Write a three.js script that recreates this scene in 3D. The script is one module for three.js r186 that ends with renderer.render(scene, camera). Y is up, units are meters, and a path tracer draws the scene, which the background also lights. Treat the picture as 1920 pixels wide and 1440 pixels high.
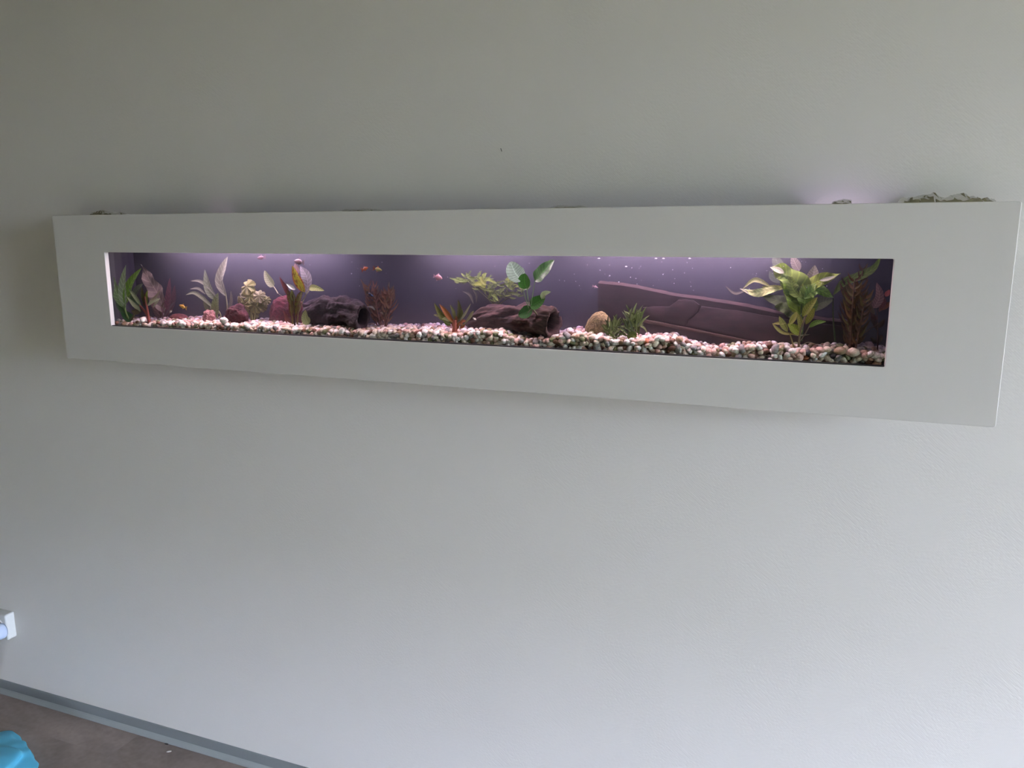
import * as THREE from 'three';
import { mergeGeometries, mergeVertices, toCreasedNormals } from 'three/addons/utils/BufferGeometryUtils.js';
import { RoundedBoxGeometry } from 'three/addons/geometries/RoundedBoxGeometry.js';
import { RectAreaLightUniformsLib } from 'three/addons/lights/RectAreaLightUniformsLib.js';
import { ImprovedNoise } from 'three/addons/math/ImprovedNoise.js';

// ---------------------------------------------------------------- camera, sky, large lights, exposure
const FY = 1.325;                                   // height of the panel's lower edge above the floor
const scene = new THREE.Scene();
const FOCAL = 1462.5;                               // pixels of the 1920 x 1440 frame
const camera = new THREE.PerspectiveCamera(2 * Math.atan(720 / FOCAL) * 180 / Math.PI, 4 / 3, 0.05, 200);
camera.position.set(2.0707, 0.3531 + FY, 1.6597);
camera.rotation.set(-0.1861, 0.3719, -0.0008, 'YXZ');
camera.updateMatrixWorld(true);
scene.add(camera);

{ // overcast sky: even grey-blue cloud, brighter towards the zenith
  const W = 64, H = 32, d = new Float32Array(W * H * 4);
  for (let y = 0; y < H; y++) for (let x = 0; x < W; x++) {
    const up = Math.max(0, Math.sin(((y + 0.5) / H - 0.5) * Math.PI)), k = (1 + 2 * up) / 3 * 1.6, i = (y * W + x) * 4;
    d[i] = 0.82 * k; d[i + 1] = 0.92 * k; d[i + 2] = 1.17 * k; d[i + 3] = 1;
  }
  const t = new THREE.DataTexture(d, W, H, THREE.RGBAFormat, THREE.FloatType);
  t.mapping = THREE.EquirectangularReflectionMapping; t.magFilter = THREE.LinearFilter; t.needsUpdate = true;
  scene.background = t;
  scene.backgroundIntensity = 41.5;
}
RectAreaLightUniformsLib.init();
const ROOM = { x0: -1.5, x1: 6.3, y1: 2.7, z0: -0.135, z1: 4.0 };
const WIN = { z0: 0.4, z1: 2.6, y0: 0.06, y1: 2.56 };        // glazed balcony door in the right wall
const WIN2 = { x0: 1.0, x1: 2.1, y0: 0.1, y1: 0.8 };              // window in the front wall, behind the camera
{ // daylight entering through the window
  const ym = (WIN.y0 + WIN.y1) / 2, zm = (WIN.z0 + WIN.z1) / 2;
  const a = new THREE.RectAreaLight(new THREE.Color(0.86, 0.94, 1.05), 0.2, WIN.z1 - WIN.z0 - 0.1, WIN.y1 - WIN.y0 - 0.1); a.position.set(ROOM.x1 - 0.02, ym, zm); a.lookAt(ROOM.x1 - 2, ym - 1.3, zm); a.name = 'window_daylight'; scene.add(a);
}
const renderer = new THREE.WebGLRenderer({ antialias: true });
renderer.toneMapping = THREE.LinearToneMapping;
renderer.toneMappingExposure = 1.0;
renderer.shadowMap.enabled = true;

// ---------------------------------------------------------------- helpers
let seed = 12345;
const rnd = () => { seed = (seed + 0x6d2b79f5) | 0; let t = Math.imul(seed ^ (seed >>> 15), 1 | seed); t = (t + Math.imul(t ^ (t >>> 7), 61 | t)) ^ t; return ((t ^ (t >>> 14)) >>> 0) / 4294967296; };
const rr = (a, b) => a + (b - a) * rnd();
const noise = new ImprovedNoise();
const nz = (x, y, z, o = 3) => { let s = 0, a = 1, n = 0; for (let i = 0; i < o; i++) { s += a * noise.noise(x, y, z); n += a; a *= 0.5; x *= 2.03; y *= 2.03; z *= 2.03; } return s / n; };
const V = (x, y, z) => new THREE.Vector3(x, y, z);
const names = new Map();
const numbered = (n) => { const k = names.get(n) ?? 0; names.set(n, k + 1); return k ? n + '_' + String(k).padStart(3, '0') : n; };
const shade = (o) => { o.traverse((m) => { if (m.isMesh) { m.castShadow = true; m.receiveShadow = true; } }); return o; };
function tag(o, label, category, group) { o.userData.label = label; if (category) o.userData.category = category; if (group) o.userData.group = group; return o; }
function thing(name, label, category, at = [0, 0, 0], group) {
  const g = new THREE.Group(); g.name = numbered(name); g.position.set(...at); scene.add(g); return tag(g, label, category, group);
}
function single(name, geo, mat, label, category, group) {
  const m = new THREE.Mesh(geo, mat); m.name = numbered(name); scene.add(m); shade(m); return tag(m, label, category, group);
}
// a part: geometry is given in world coordinates and moved into its thing
function part(name, geo, mat, parent, label) {
  const m = new THREE.Mesh(geo, mat); m.name = name;
  const w = new THREE.Vector3(); for (let p = parent; p && p !== scene; p = p.parent) w.add(p.position);
  geo.translate(-w.x, -w.y, -w.z);
  parent.add(m); shade(m); if (label) m.userData.label = label; return m;
}
function struct(name, geo, mat) { const m = new THREE.Mesh(geo, mat); m.name = name; m.userData.kind = 'structure'; scene.add(m); shade(m); return m; }
function box(x0, x1, y0, y1, z0, z1) {                 // box with uv in metres
  const g = new THREE.BoxGeometry(x1 - x0, y1 - y0, z1 - z0), u = g.attributes.uv, n = g.attributes.normal, p = g.attributes.position;
  g.translate((x0 + x1) / 2, (y0 + y1) / 2, (z0 + z1) / 2);
  for (let i = 0; i < u.count; i++) {
    if (Math.abs(n.getX(i)) > 0.5) u.setXY(i, p.getZ(i), p.getY(i)); else if (Math.abs(n.getY(i)) > 0.5) u.setXY(i, p.getX(i), p.getZ(i)); else u.setXY(i, p.getX(i), p.getY(i));
  }
  return g;
}
function rbox(x0, x1, y0, y1, z0, z1, r, s = 3) { const g = new RoundedBoxGeometry(x1 - x0, y1 - y0, z1 - z0, s, r); g.translate((x0 + x1) / 2, (y0 + y1) / 2, (z0 + z1) / 2); return g; }
// the point where the sight line through pixel (px, py) of the photograph meets the plane z
const eye = camera.position.clone();
function at(px, py, z) { const d = V((px - 960) / FOCAL, -(py - 720) / FOCAL, -1).applyQuaternion(camera.quaternion); return eye.clone().addScaledVector(d, (z - eye.z) / d.z); }
const scaleAt = (p) => p.clone().sub(eye).length() / FOCAL;   // metres per pixel there
const hex = (h) => new THREE.Color(h);

// ---------------------------------------------------------------- textures and materials
function dataTex(N, f, srgb, rx = 1, ry = 1, M = N) {
  const d = new Uint8Array(N * M * 4);
  for (let y = 0; y < M; y++) for (let x = 0; x < N; x++) { const c = f(x / N, y / M), i = (y * N + x) * 4; d[i] = c[0] * 255; d[i + 1] = c[1] * 255; d[i + 2] = c[2] * 255; d[i + 3] = 255; }
  const t = new THREE.DataTexture(d, N, M); t.wrapS = t.wrapT = THREE.RepeatWrapping; t.magFilter = THREE.LinearFilter; t.minFilter = THREE.LinearMipmapLinearFilter; t.generateMipmaps = true;
  if (srgb) t.colorSpace = THREE.SRGBColorSpace; t.repeat.set(rx, ry); t.needsUpdate = true; return t;
}
const cl = (x) => Math.min(1, Math.max(0, x));
const tileN = (u, v, k, s, o = 3) => { // tileable noise from a torus
  const a = u * Math.PI * 2, b = v * Math.PI * 2, r = k / 6.2832; return nz(Math.cos(a) * r + s, Math.sin(a) * r + Math.cos(b) * r * 1.3 + s, Math.sin(b) * r + s * 2, o);
};
const paintBump = dataTex(256, (u, v) => { const n = 0.5 + 0.35 * tileN(u, v, 60, 3.1, 2) + 0.12 * Math.sin(u * Math.PI * 2 * 64) * Math.sin(v * Math.PI * 2 * 64); return [cl(n), cl(n), cl(n)]; }, false, 3, 3);
const floorMap = dataTex(1024, (u, v) => {
  const a = nz(u * 5 + 11, v * 7, 1.3, 4), s = nz(u * 16 + 3 * nz(u * 4, v * 4, 9, 2), v * 40 + 5 * nz(u * 3, v * 3, 4, 2), 5.5, 3), f = nz(u * 120, v * 120, 2, 2);
  const k = 0.71 + 0.18 * a + 0.09 * s + 0.05 * f; return [cl(k * 0.82), cl(k * 0.74), cl(k * 0.70)];
}, true, 0.5, 0.5);
const std = (c, r = 0.8, o = {}) => new THREE.MeshStandardMaterial({ color: c, roughness: r, ...o });
const M = {
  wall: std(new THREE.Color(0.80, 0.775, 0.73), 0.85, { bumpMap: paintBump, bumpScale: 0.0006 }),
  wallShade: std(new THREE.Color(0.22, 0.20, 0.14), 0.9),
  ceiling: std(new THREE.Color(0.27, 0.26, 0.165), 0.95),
  floor: std('#ffffff', 0.7, { map: floorMap }),
  skirt: std('#858a8b', 0.5),
  panel: std(new THREE.Color(0.70, 0.68, 0.64), 0.5, { bumpMap: paintBump, bumpScale: 0.00015 }),
  grass: std(new THREE.Color(0.075, 0.08, 0.028), 1),
  white: std('#d9dad6', 0.4), offwhite: std('#e2e4e0', 0.35), dark: std('#1b1a1d', 0.6), cable: std('#c9d8f0', 0.45),
  tankBack: std(new THREE.Color(0.029, 0.031, 0.036), 0.8), silicone: std('#15141a', 0.4), tankEnd: std(new THREE.Color(0.05, 0.045, 0.055), 0.35),
  hood: std('#3a3a3e', 0.7), foil: std('#d2d2cf', 0.11, { metalness: 1, flatShading: true, side: THREE.DoubleSide }),
  blue: std('#5cbfe2', 0.55, { side: THREE.DoubleSide }),
};
const paneMat = new THREE.MeshPhysicalMaterial({ color: '#ffffff', roughness: 0.0, transmission: 1, thickness: 0, ior: 1.5, side: THREE.DoubleSide });
const tankGlass = new THREE.MeshPhysicalMaterial({ color: '#f4fbf8', roughness: 0.0, transmission: 1, thickness: 0, ior: 1.5, specularIntensity: 0.5, side: THREE.DoubleSide });
const murk = new THREE.MeshPhysicalMaterial({ color: new THREE.Color(0.91, 0.905, 0.98), roughness: 0.25, transmission: 1, thickness: 0, ior: 1.33, specularIntensity: 0, side: THREE.DoubleSide });

// ---------------------------------------------------------------- the room
const R = ROOM, TH = 0.15;
struct('floor', box(R.x0 - TH, R.x1 + TH, -0.1, 0, R.z0 - TH, R.z1 + TH), M.floor);
struct('ceiling', box(R.x0 - TH, R.x1 + TH, R.y1, R.y1 + 0.1, R.z0 - TH, R.z1 + TH), M.ceiling);
struct('wall_back', box(R.x0 - TH, R.x1 + TH, 0, R.y1, R.z0 - TH, R.z0), M.wall);
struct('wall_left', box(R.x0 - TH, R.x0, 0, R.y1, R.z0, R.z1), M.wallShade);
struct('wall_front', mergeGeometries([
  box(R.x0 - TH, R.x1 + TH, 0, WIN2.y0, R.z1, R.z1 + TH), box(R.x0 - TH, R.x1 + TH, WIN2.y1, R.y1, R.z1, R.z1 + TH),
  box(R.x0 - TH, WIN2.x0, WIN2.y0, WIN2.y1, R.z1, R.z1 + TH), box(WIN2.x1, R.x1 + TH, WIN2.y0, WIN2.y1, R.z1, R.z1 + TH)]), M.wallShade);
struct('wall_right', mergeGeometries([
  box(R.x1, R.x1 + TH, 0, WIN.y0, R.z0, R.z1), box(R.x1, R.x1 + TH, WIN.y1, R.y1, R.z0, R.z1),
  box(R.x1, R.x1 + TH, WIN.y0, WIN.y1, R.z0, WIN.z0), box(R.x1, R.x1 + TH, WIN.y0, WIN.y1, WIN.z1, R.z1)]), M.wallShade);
{
  const w = new THREE.Group(); w.name = 'window_1'; w.userData.kind = 'structure'; scene.add(w);
  const x0 = R.x1 + 0.05, x1 = R.x1 + 0.1, f = 0.05, zm = (WIN.z0 + WIN.z1) / 2;
  part('window_frame', mergeGeometries([box(x0, x1, WIN.y0, WIN.y0 + f, WIN.z0, WIN.z1), box(x0, x1, WIN.y1 - f, WIN.y1, WIN.z0, WIN.z1), box(x0, x1, WIN.y0 + f, WIN.y1 - f, WIN.z0, WIN.z0 + f), box(x0, x1, WIN.y0 + f, WIN.y1 - f, WIN.z1 - f, WIN.z1), box(x0, x1, WIN.y0 + f, WIN.y1 - f, zm - f / 2, zm + f / 2)]), M.white, w);
  for (const [a, b] of [[WIN.z0 + f, zm - f / 2], [zm + f / 2, WIN.z1 - f]]) {
    const g = new THREE.PlaneGeometry(b - a, WIN.y1 - WIN.y0 - 2 * f); g.rotateY(-Math.PI / 2); g.translate(x0 + 0.025, (WIN.y0 + WIN.y1) / 2, (a + b) / 2); part('pane', g, paneMat, w);
  }
}
{
  const w = new THREE.Group(); w.name = 'window_2'; w.userData.kind = 'structure'; scene.add(w);
  const z0 = R.z1 + 0.05, z1 = R.z1 + 0.1, f = 0.05, xm = (WIN2.x0 + WIN2.x1) / 2, { x0, x1, y0, y1 } = WIN2;
  part('window_frame', mergeGeometries([box(x0, x1, y0, y0 + f, z0, z1), box(x0, x1, y1 - f, y1, z0, z1), box(x0, x0 + f, y0 + f, y1 - f, z0, z1), box(x1 - f, x1, y0 + f, y1 - f, z0, z1), box(xm - f / 2, xm + f / 2, y0 + f, y1 - f, z0, z1)]), M.white, w);
  for (const [a, b] of [[x0 + f, xm - f / 2], [xm + f / 2, x1 - f]]) { const g = new THREE.PlaneGeometry(b - a, y1 - y0 - 2 * f); g.translate((a + b) / 2, (y0 + y1) / 2, z0 + 0.025); part('pane', g, paneMat, w); }
}
{ const g = box(R.x1 + TH, 90, -0.15, -0.05, -60, 65); const m = struct('ground', mergeGeometries([g, box(-60, R.x1 + TH, -0.15, -0.05, R.z1 + TH, 65)]), M.grass); m.name = 'ground'; }
{ // coved skirting: dark upright strip with a paler foot curling out onto the floor
  const s = new THREE.Group(); s.name = 'baseboard_back'; s.userData.kind = 'structure'; scene.add(s);
  const z = R.z0, L = R.x1 - R.x0;
  const prof = (pts) => { const sh = new THREE.Shape(pts.map(([a, b]) => new THREE.Vector2(a, b))); const g = new THREE.ExtrudeGeometry(sh, { depth: L, bevelEnabled: false, curveSegments: 6 }); g.rotateY(Math.PI / 2); g.scale(1, 1, -1); g.translate(R.x0, 0, z); const ix = g.index; return toCreasedNormals(flip(g), 0.6); };
  const flip = (g) => { g = g.index ? g.toNonIndexed() : g; const p = g.attributes.position, a = p.array; for (let i = 0; i < a.length; i += 9) for (let k = 0; k < 3; k++) { const t = a[i + 3 + k]; a[i + 3 + k] = a[i + 6 + k]; a[i + 6 + k] = t; } g.deleteAttribute('normal'); g.computeVertexNormals(); return g; };
  part('skirting_strip', prof([[0, 0.016], [0.006, 0.016], [0.006, 0.044], [0.004, 0.047], [0, 0.048]]), M.skirt, s);
  part('skirting_foot', prof([[0, 0], [0.018, 0], [0.0185, 0.002], [0.0125, 0.005], [0.0085, 0.0095], [0.0065, 0.016], [0, 0.016]]), std('#a6abaa', 0.4), s);
}

// ---------------------------------------------------------------- the aquarium
const PW = 2.4, PH = 0.4157, OX0 = 0.1897, OX1 = 2.2021, OY0 = 0.104, OY1 = 0.312;
const TK = { x0: 0.165, x1: 2.226, y0: 0.075, y1: 0.404, zg: -0.019, zb: -0.124 };
{
  const a = thing('aquarium', 'long white wall-mounted aquarium with a wide rectangular viewing window', 'aquarium', [PW / 2, FY, -0.07]);
  const sh = new THREE.Shape(); const r = 0.004;
  const rr4 = (s, x0, y0, x1, y1, r) => { s.moveTo(x0 + r, y0); s.lineTo(x1 - r, y0); s.quadraticCurveTo(x1, y0, x1, y0 + r); s.lineTo(x1, y1 - r); s.quadraticCurveTo(x1, y1, x1 - r, y1); s.lineTo(x0 + r, y1); s.quadraticCurveTo(x0, y1, x0, y1 - r); s.lineTo(x0, y0 + r); s.quadraticCurveTo(x0, y0, x0 + r, y0); };
  rr4(sh, 0.0015, 0.0015, PW - 0.0015, PH - 0.0015, r);
  const ho = new THREE.Path(); rr4(ho, OX0 - 0.0015, OY0 - 0.0015, OX1 + 0.0015, OY1 + 0.0015, 0.005); sh.holes.push(ho);
  const g = new THREE.ExtrudeGeometry(sh, { depth: 0.011, bevelEnabled: true, bevelThickness: 0.0015, bevelSize: 0.0015, bevelSegments: 3, curveSegments: 6 });
  g.translate(0, FY, -0.0125); part('front_panel', g, M.panel, a);
  const Y = (y) => y + FY, t = 0.004;
  const gl = new THREE.PlaneGeometry(TK.x1 - TK.x0, TK.y1 - TK.y0); gl.translate((TK.x0 + TK.x1) / 2, Y((TK.y0 + TK.y1) / 2), TK.zg + 0.003); part('front_glass', gl, tankGlass, a);
  part('back_panel', box(TK.x0, TK.x1, Y(TK.y0), Y(TK.y1), TK.zb - t, TK.zb), M.tankBack, a);
  part('bottom_panel', box(TK.x0, TK.x1, Y(TK.y0) - 0.006, Y(TK.y0), TK.zb, TK.zg), M.tankEnd, a);
  part('end_panel', box(TK.x0 - 0.006, TK.x0, Y(TK.y0) - 0.006, Y(TK.y1), TK.zb - t, TK.zg + 0.004), M.tankEnd, a);
  part('end_panel', box(TK.x1, TK.x1 + 0.006, Y(TK.y0) - 0.006, Y(TK.y1), TK.zb - t, TK.zg + 0.004), M.tankEnd, a);
  for (const x of [TK.x0 + 0.003, TK.x1 - 0.003]) part('silicone_seam', box(x - 0.003, x + 0.003, Y(TK.y0), Y(TK.y1), TK.zg - 0.005, TK.zg), M.silicone, a);
  part('silicone_seam', box(OX0 - 0.001, OX1 + 0.001, Y(OY0) - 0.0005, Y(OY0) + 0.0017, -0.0135, -0.0009), M.silicone, a);
  // glass edge that shows as a pale line at the right end
  part('glass_edge', box(2.2085, 2.2105, Y(0.235), Y(0.36), -0.03, -0.028), std('#b9a9b0', 0.3), a);
  // opaque cover over the lamps; gaps at the wall let some lamp light out
  const lid = []; let x = TK.x0 - 0.006; const gaps = [[0.16, 0.2], [0.47, 0.53], [2.05, 2.17]];
  for (const [g0, g1] of gaps) { if (g0 > x) lid.push(box(x, g0, Y(0.404), Y(0.408), TK.zb - t, -0.0135)); lid.push(box(Math.max(x, g0), g1, Y(0.404), Y(0.408), -0.085, -0.0135)); x = g1; }
  lid.push(box(x, PW - 0.02, Y(0.404), Y(0.408), TK.zb - t, -0.0135));
  part('hood_cover', mergeGeometries(lid), M.hood, a);
  part('bracket', box(PW - 0.06, PW - 0.02, Y(0.33), Y(0.404), TK.zb - 0.010, -0.0135), M.white, a);
  part('wall_rail', box(TK.x0 + 0.2, TK.x1 - 0.2, Y(0.10), Y(0.14), -0.135, TK.zb - t), M.hood, a);
}
const lampTint = new THREE.Color(1.0, 0.70, 0.84);
function lamp(x0, x1, power, label, z = -0.057) {
  const y = FY + 0.381, o = thing('aquarium_lamp', label, 'lamp', [(x0 + x1) / 2, y, z]);
  part('housing', rbox(x0, x1, y, y + 0.021, z - 0.031, z + 0.031, 0.006), M.white, o);
  const e = std('#ffe0f0', 0.5, { emissive: lampTint, emissiveIntensity: 1.2 });
  part('diffuser', rbox(x0 + 0.01, x1 - 0.01, y - 0.004, y, z - 0.027, z + 0.027, 0.0015, 2), e, o);
  const l = new THREE.RectAreaLight(lampTint, power, x1 - x0 - 0.02, 0.054); l.position.set((x0 + x1) / 2, y - 0.006, z); l.rotation.x = -Math.PI / 2; l.name = 'aquarium_lamp_glow'; scene.add(l);
}
lamp(0.35, 0.92, 43, 'leftmost of the three lamps under the aquarium hood, above the spotted sword plant');
lamp(1.16, 1.46, 42, 'short middle lamp under the aquarium hood, above the leafy driftwood');
lamp(1.52, 2.04, 42, 'rightmost of the three lamps under the aquarium hood, above the slate slab');
function leak(x, y, z, power, label) {
  const o = thing('indicator_light', label, 'lamp', [x, FY + y, z]);
  const g = new THREE.SphereGeometry(0.008, 16, 10); g.translate(x, FY + y, z); part('bulb', g, std('#ffe0f0', 0.5, { emissive: new THREE.Color(0.8, 0.62, 1), emissiveIntensity: 1.5 }), o);
  const s = new THREE.CylinderGeometry(0.006, 0.007, 0.02, 14); s.translate(x, FY + y - 0.016, z); part('socket', s, M.white, o);
  const l = new THREE.PointLight(new THREE.Color(0.78, 0.6, 1), power); l.position.set(x, FY + y, z); l.castShadow = true; l.shadow.radius = 0.4; scene.add(l);
}
leak(2.105, 0.366, -0.082, 0.011, 'small lilac light behind the hood gap near the right end of the aquarium');
leak(0.50, 0.37, -0.085, 0.0009, 'small lilac light behind the hood gap above the pale sword plant');

{ // cloudy water, as layers of thin murk
  const w = thing('aquarium_water', 'cloudy violet-tinted water filling the aquarium', 'water', [(TK.x0 + TK.x1) / 2, FY + 0.2, -0.07]); w.userData.kind = 'stuff';
  for (const z of [-0.052, -0.078, -0.1]) { const g = new THREE.PlaneGeometry(TK.x1 - TK.x0 - 0.004, 0.262); g.translate((TK.x0 + TK.x1) / 2, FY + 0.201, z); part('water_layer', g, murk, w); }
}

// ---------------------------------------------------------------- gravel and pebbles
const icos = (d) => mergeVertices((() => { const g = new THREE.IcosahedronGeometry(1, d); g.deleteAttribute('uv'); g.deleteAttribute('normal'); return g; })());
function pebbleGeo(k, d) {
  const g = icos(d), p = g.attributes.position, v = V();
  const sx = rr(1.05, 1.4), sy = rr(0.66, 0.88), sz = rr(0.75, 1.0);
  for (let i = 0; i < p.count; i++) { v.fromBufferAttribute(p, i); const n = 1 + 0.28 * nz(v.x * 0.9 + k * 7, v.y * 0.9, v.z * 0.9 + k, 2); p.setXYZ(i, v.x * n * sx, v.y * n * sy, v.z * n * sz); }
  g.computeVertexNormals();
  const u = new Float32Array(p.count * 2); for (let i = 0; i < p.count; i++) { u[i * 2] = p.getX(i) * 0.5 + 0.5; u[i * 2 + 1] = p.getY(i) * 0.5 + p.getZ(i) * 0.3; } g.setAttribute('uv', new THREE.BufferAttribute(u, 2));
  return g;
}
const stoneTex = dataTex(128, (u, v) => { const n = 0.86 + 0.3 * tileN(u, v, 7, 5.2, 4); return [cl(n), cl(n * 0.985), cl(n * 0.97)]; }, true);
const fineG = [...Array(7)].map((_, i) => pebbleGeo(i, 2)), roughG = [...Array(4)].map((_, i) => pebbleGeo(i + 20, 1));
const PEB = { // colour kinds
  white: ['#efe8e2', 'white'], cream: ['#dccab6', 'cream'], pink: ['#d6ada0', 'pinkish'], tan: ['#a58a6c', 'tan'], brown: ['#7a4f3c', 'brown'], grey: ['#8b8583', 'grey'], green: ['#7d7f55', 'olive'], black: ['#2a2528', 'black'], orange: ['#b5673f', 'orange'],
};
const pm = Object.fromEntries(Object.entries(PEB).map(([k, [c]]) => [k, std(c, 0.55, { map: stoneTex })]));
const kinds = ['white', 'white', 'white', 'white', 'white', 'cream', 'cream', 'cream', 'cream', 'pink', 'pink', 'pink', 'tan', 'brown', 'grey', 'grey', 'green'];
// gravel height above the tank floor at the glass, by pixel column of the photograph
const crest = [[150, 600], [205, 601], [225, 604], [260, 606], [300, 603], [400, 605], [500, 610], [560, 615], [600, 616], [700, 619], [800, 619], [850, 625], [880, 621], [910, 620], [935, 622], [965, 632], [1000, 637], [1030, 634], [1060, 626], [1100, 626], [1150, 635], [1200, 634], [1250, 632], [1290, 644], [1330, 654], [1360, 653], [1400, 648], [1460, 648], [1500, 655], [1550, 652], [1600, 656], [1660, 664], [1720, 668]];
const crest3 = crest.map(([px, py]) => at(px, py, -0.03)).map((p) => [p.x, p.y]);
function gravelY(x, z) { let i = 1; while (i < crest3.length - 1 && crest3[i][0] < x) i++; const [a, b] = [crest3[i - 1], crest3[i]], t = cl((x - a[0]) / (b[0] - a[0])); return a[1] + (b[1] - a[1]) * t - 0.002 + Math.min(0, z + 0.03) * -0.085; }
const put = [];
{
  const s = 0.0112;
  for (let x = TK.x0 + 0.006; x < TK.x1 - 0.005; x += s) for (let zi = 0; zi < 9; zi++) {
    const z = TK.zg - 0.008 - zi * 0.0112, rows = zi === 0 ? 7 : zi === 1 ? 5 : 2;
    for (let k = 0; k < rows; k++) {
      const px = x + rr(-0.004, 0.004) + (k % 2) * 0.005, pz = z + rr(-0.003, 0.003) * (zi ? 1 : 0.4), py = gravelY(px, pz) - 0.003 - k * 0.0082 + rr(-0.003, 0.002);
      if (py < TK.y0 + FY + 0.004) continue;
      put.push({ x: px, y: py, z: pz, r: rr(0.0058, 0.0080) * (rnd() < 0.2 ? 1.25 : 1), k, zi, kind: kinds[Math.floor(rnd() * kinds.length)], rot: [rr(-0.5, 0.5), rr(0, 6.28), rr(-0.9, 0.9)] });
    }
  }
}
const special = [ // single pebbles that can be told apart in the photograph: px, py, radius px, kind, label
  [1141, 648, 8, 'black', 'black angular pebble beside a white one under the grassy plants'], [1155, 642, 8.5, 'white', 'bright white pebble just right of the black angular one'], [1212, 641, 9, 'orange', 'rust-orange oval pebble right of the grassy plants'],
  [1177, 642, 9, 'white', 'large white pebble below the taller grassy clump'], [1208, 651, 7, 'white', 'small white pebble below the rust-orange oval one'], [1274, 636, 8, 'tan', 'yellow-tan pebble on top of the gravel left of the slate slab'], [1237, 650, 8, 'pink', 'round lilac-pink pebble in the gravel heap before the slate'],
  [1517, 662, 8, 'black', 'black rounded pebble at the foot of the yellow-green plant'], [1600, 661, 12, 'cream', 'big cream pebble at the foot of the brown feathery stems'], [1575, 658, 12, 'tan', 'large tan wedge-shaped pebble left of the big cream one'], [1538, 656, 9, 'pink', 'long pale pink pebble right of the black rounded one'],
  [1510, 671, 6.5, 'orange', 'small orange pebble lying against the glass near the right end'], [1480, 659, 8, 'grey', 'mottled grey-pink pebble left of the black rounded one'], [1435, 659, 8, 'brown', 'dark wine-brown pebble in the gravel before the slate'], [1365, 664, 9, 'brown', 'flat red-brown pebble in the hollow of the gravel'],
  [1562, 668, 9, 'black', 'dark brown-black pebble low against the glass near the right end'], [1015, 635, 7, 'pink', 'pale pink pebble below the driftwood mouth with a dimple'], [941, 643, 8.5, 'white', 'tall white oval pebble below the middle driftwood'], [907, 636, 6, 'pink', 'round pink pebble with a dark dimple left of the tall white oval'],
  [585, 622, 6, 'green', 'moss-green pebble below the pale drooping leaf'], [640, 617, 5.5, 'green', 'olive round pebble before the dark driftwood'], [651, 624, 6.5, 'white', 'white round pebble right of the olive one'], [1050, 644, 6, 'tan', 'khaki pebble right of the driftwood mouth'],
  [1063, 643, 7.5, 'grey', 'mauve-grey pebble right of the khaki one'], [268, 599, 7, 'white', 'pale elongated pebble among the left corner plants'], [420, 601, 8, 'white', 'big pinkish white pebble at the foot of the dark red stone'], [430, 616, 7, 'brown', 'dark red-brown pebble against the glass below the dark red stone'],
  [781, 631, 6, 'brown', 'dark brown speckled pebble against the glass left of the orange rosette plant'], [880, 640, 6, 'green', 'yellow-green pebble low at the glass under the rosette plant'], [864, 639, 5, 'green', 'small lime-tinted pebble left of the yellow-green one'],
];
const spots = [];
for (const [px, py, rpx, kind, label] of special) {
  const p = at(px, py, -0.030), r = rpx * scaleAt(p) * 0.85; spots.push([p.x, p.y, r]);
  const m = single('pebble', fineG[Math.floor(rnd() * 7)], pm[kind], label, 'pebble'); m.position.copy(p); m.scale.setScalar(r); m.rotation.set(rr(-0.3, 0.3), rr(0, 6.28), rr(-0.3, 0.3));
}
const free = put.filter((p) => !(p.zi < 2 && spots.some(([x, y, r]) => Math.hypot(p.x - x, p.y - y) < r * 0.85)));
// the 270 that show largest: near the glass, in the upper rows and towards the right, where the camera is closer
const score = (p) => p.r / scaleAt(V(p.x, p.y, p.z)) * (p.zi === 0 ? (p.k < 3 && p.y - FY > OY0 ? 1 : 0) : p.zi === 1 && p.k === 0 ? 0.95 : p.zi === 2 && p.k === 0 ? 0.85 : 0.2);
free.sort((a, b) => score(b) - score(a));
const row = free.splice(0, 270);
const zones = [[0, 'below the left corner plants'], [290, 'below the golden fish'], [375, 'below the pale hazy plant'], [445, 'below the ruffled plant'], [510, 'below the spotted sword plant'], [575, 'before the dark driftwood'], [680, 'below the reddish feathery stems'], [750, 'left of the rosette plant'], [815, 'below the rosette plant'], [885, 'left of the log mouth'], [960, 'below the log mouth'], [1060, 'left of the tan stone'], [1115, 'below the grassy clumps'], [1215, 'before the left slate half'], [1300, 'in the hollow before the slate'], [1390, 'before the right slate half'], [1465, 'below the yellow-green plant'], [1540, 'below the brown feathery stems'], [1625, 'in the dark right end']];
const zoneX = zones.map(([px, t]) => [at(px, 650, -0.03).x, t]);
const cell = new Map();
for (const p of row) { const zt = zoneX.filter(([x]) => x <= p.x).pop()[1], k = p.kind + '|' + zt; if (!cell.has(k)) cell.set(k, []); cell.get(k).push(p); }
const NTH = ['first', 'second', 'third', 'fourth', 'fifth', 'sixth', 'seventh', 'eighth', 'ninth', 'tenth', 'eleventh', 'twelfth', 'thirteenth', 'fourteenth'];
for (const [k, list] of cell) {
  const [kind, zt] = k.split('|'), kn = PEB[kind][1]; list.sort((a, b) => a.x - b.x);
  list.forEach((p, i) => {
    const label = list.length === 1 ? `the only small ${kn} pebble at the glass ${zt}` : `${NTH[i] ?? 'last'} small ${kn} pebble from left at the glass ${zt}`;
    const m = single('pebble', fineG[Math.floor(rnd() * 7)], pm[kind], label, 'pebble', `${kn} pebbles at the front of the gravel bed`);
    m.position.set(p.x, p.y, p.z); m.rotation.set(...p.rot); m.scale.setScalar(p.r);
  });
}
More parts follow.
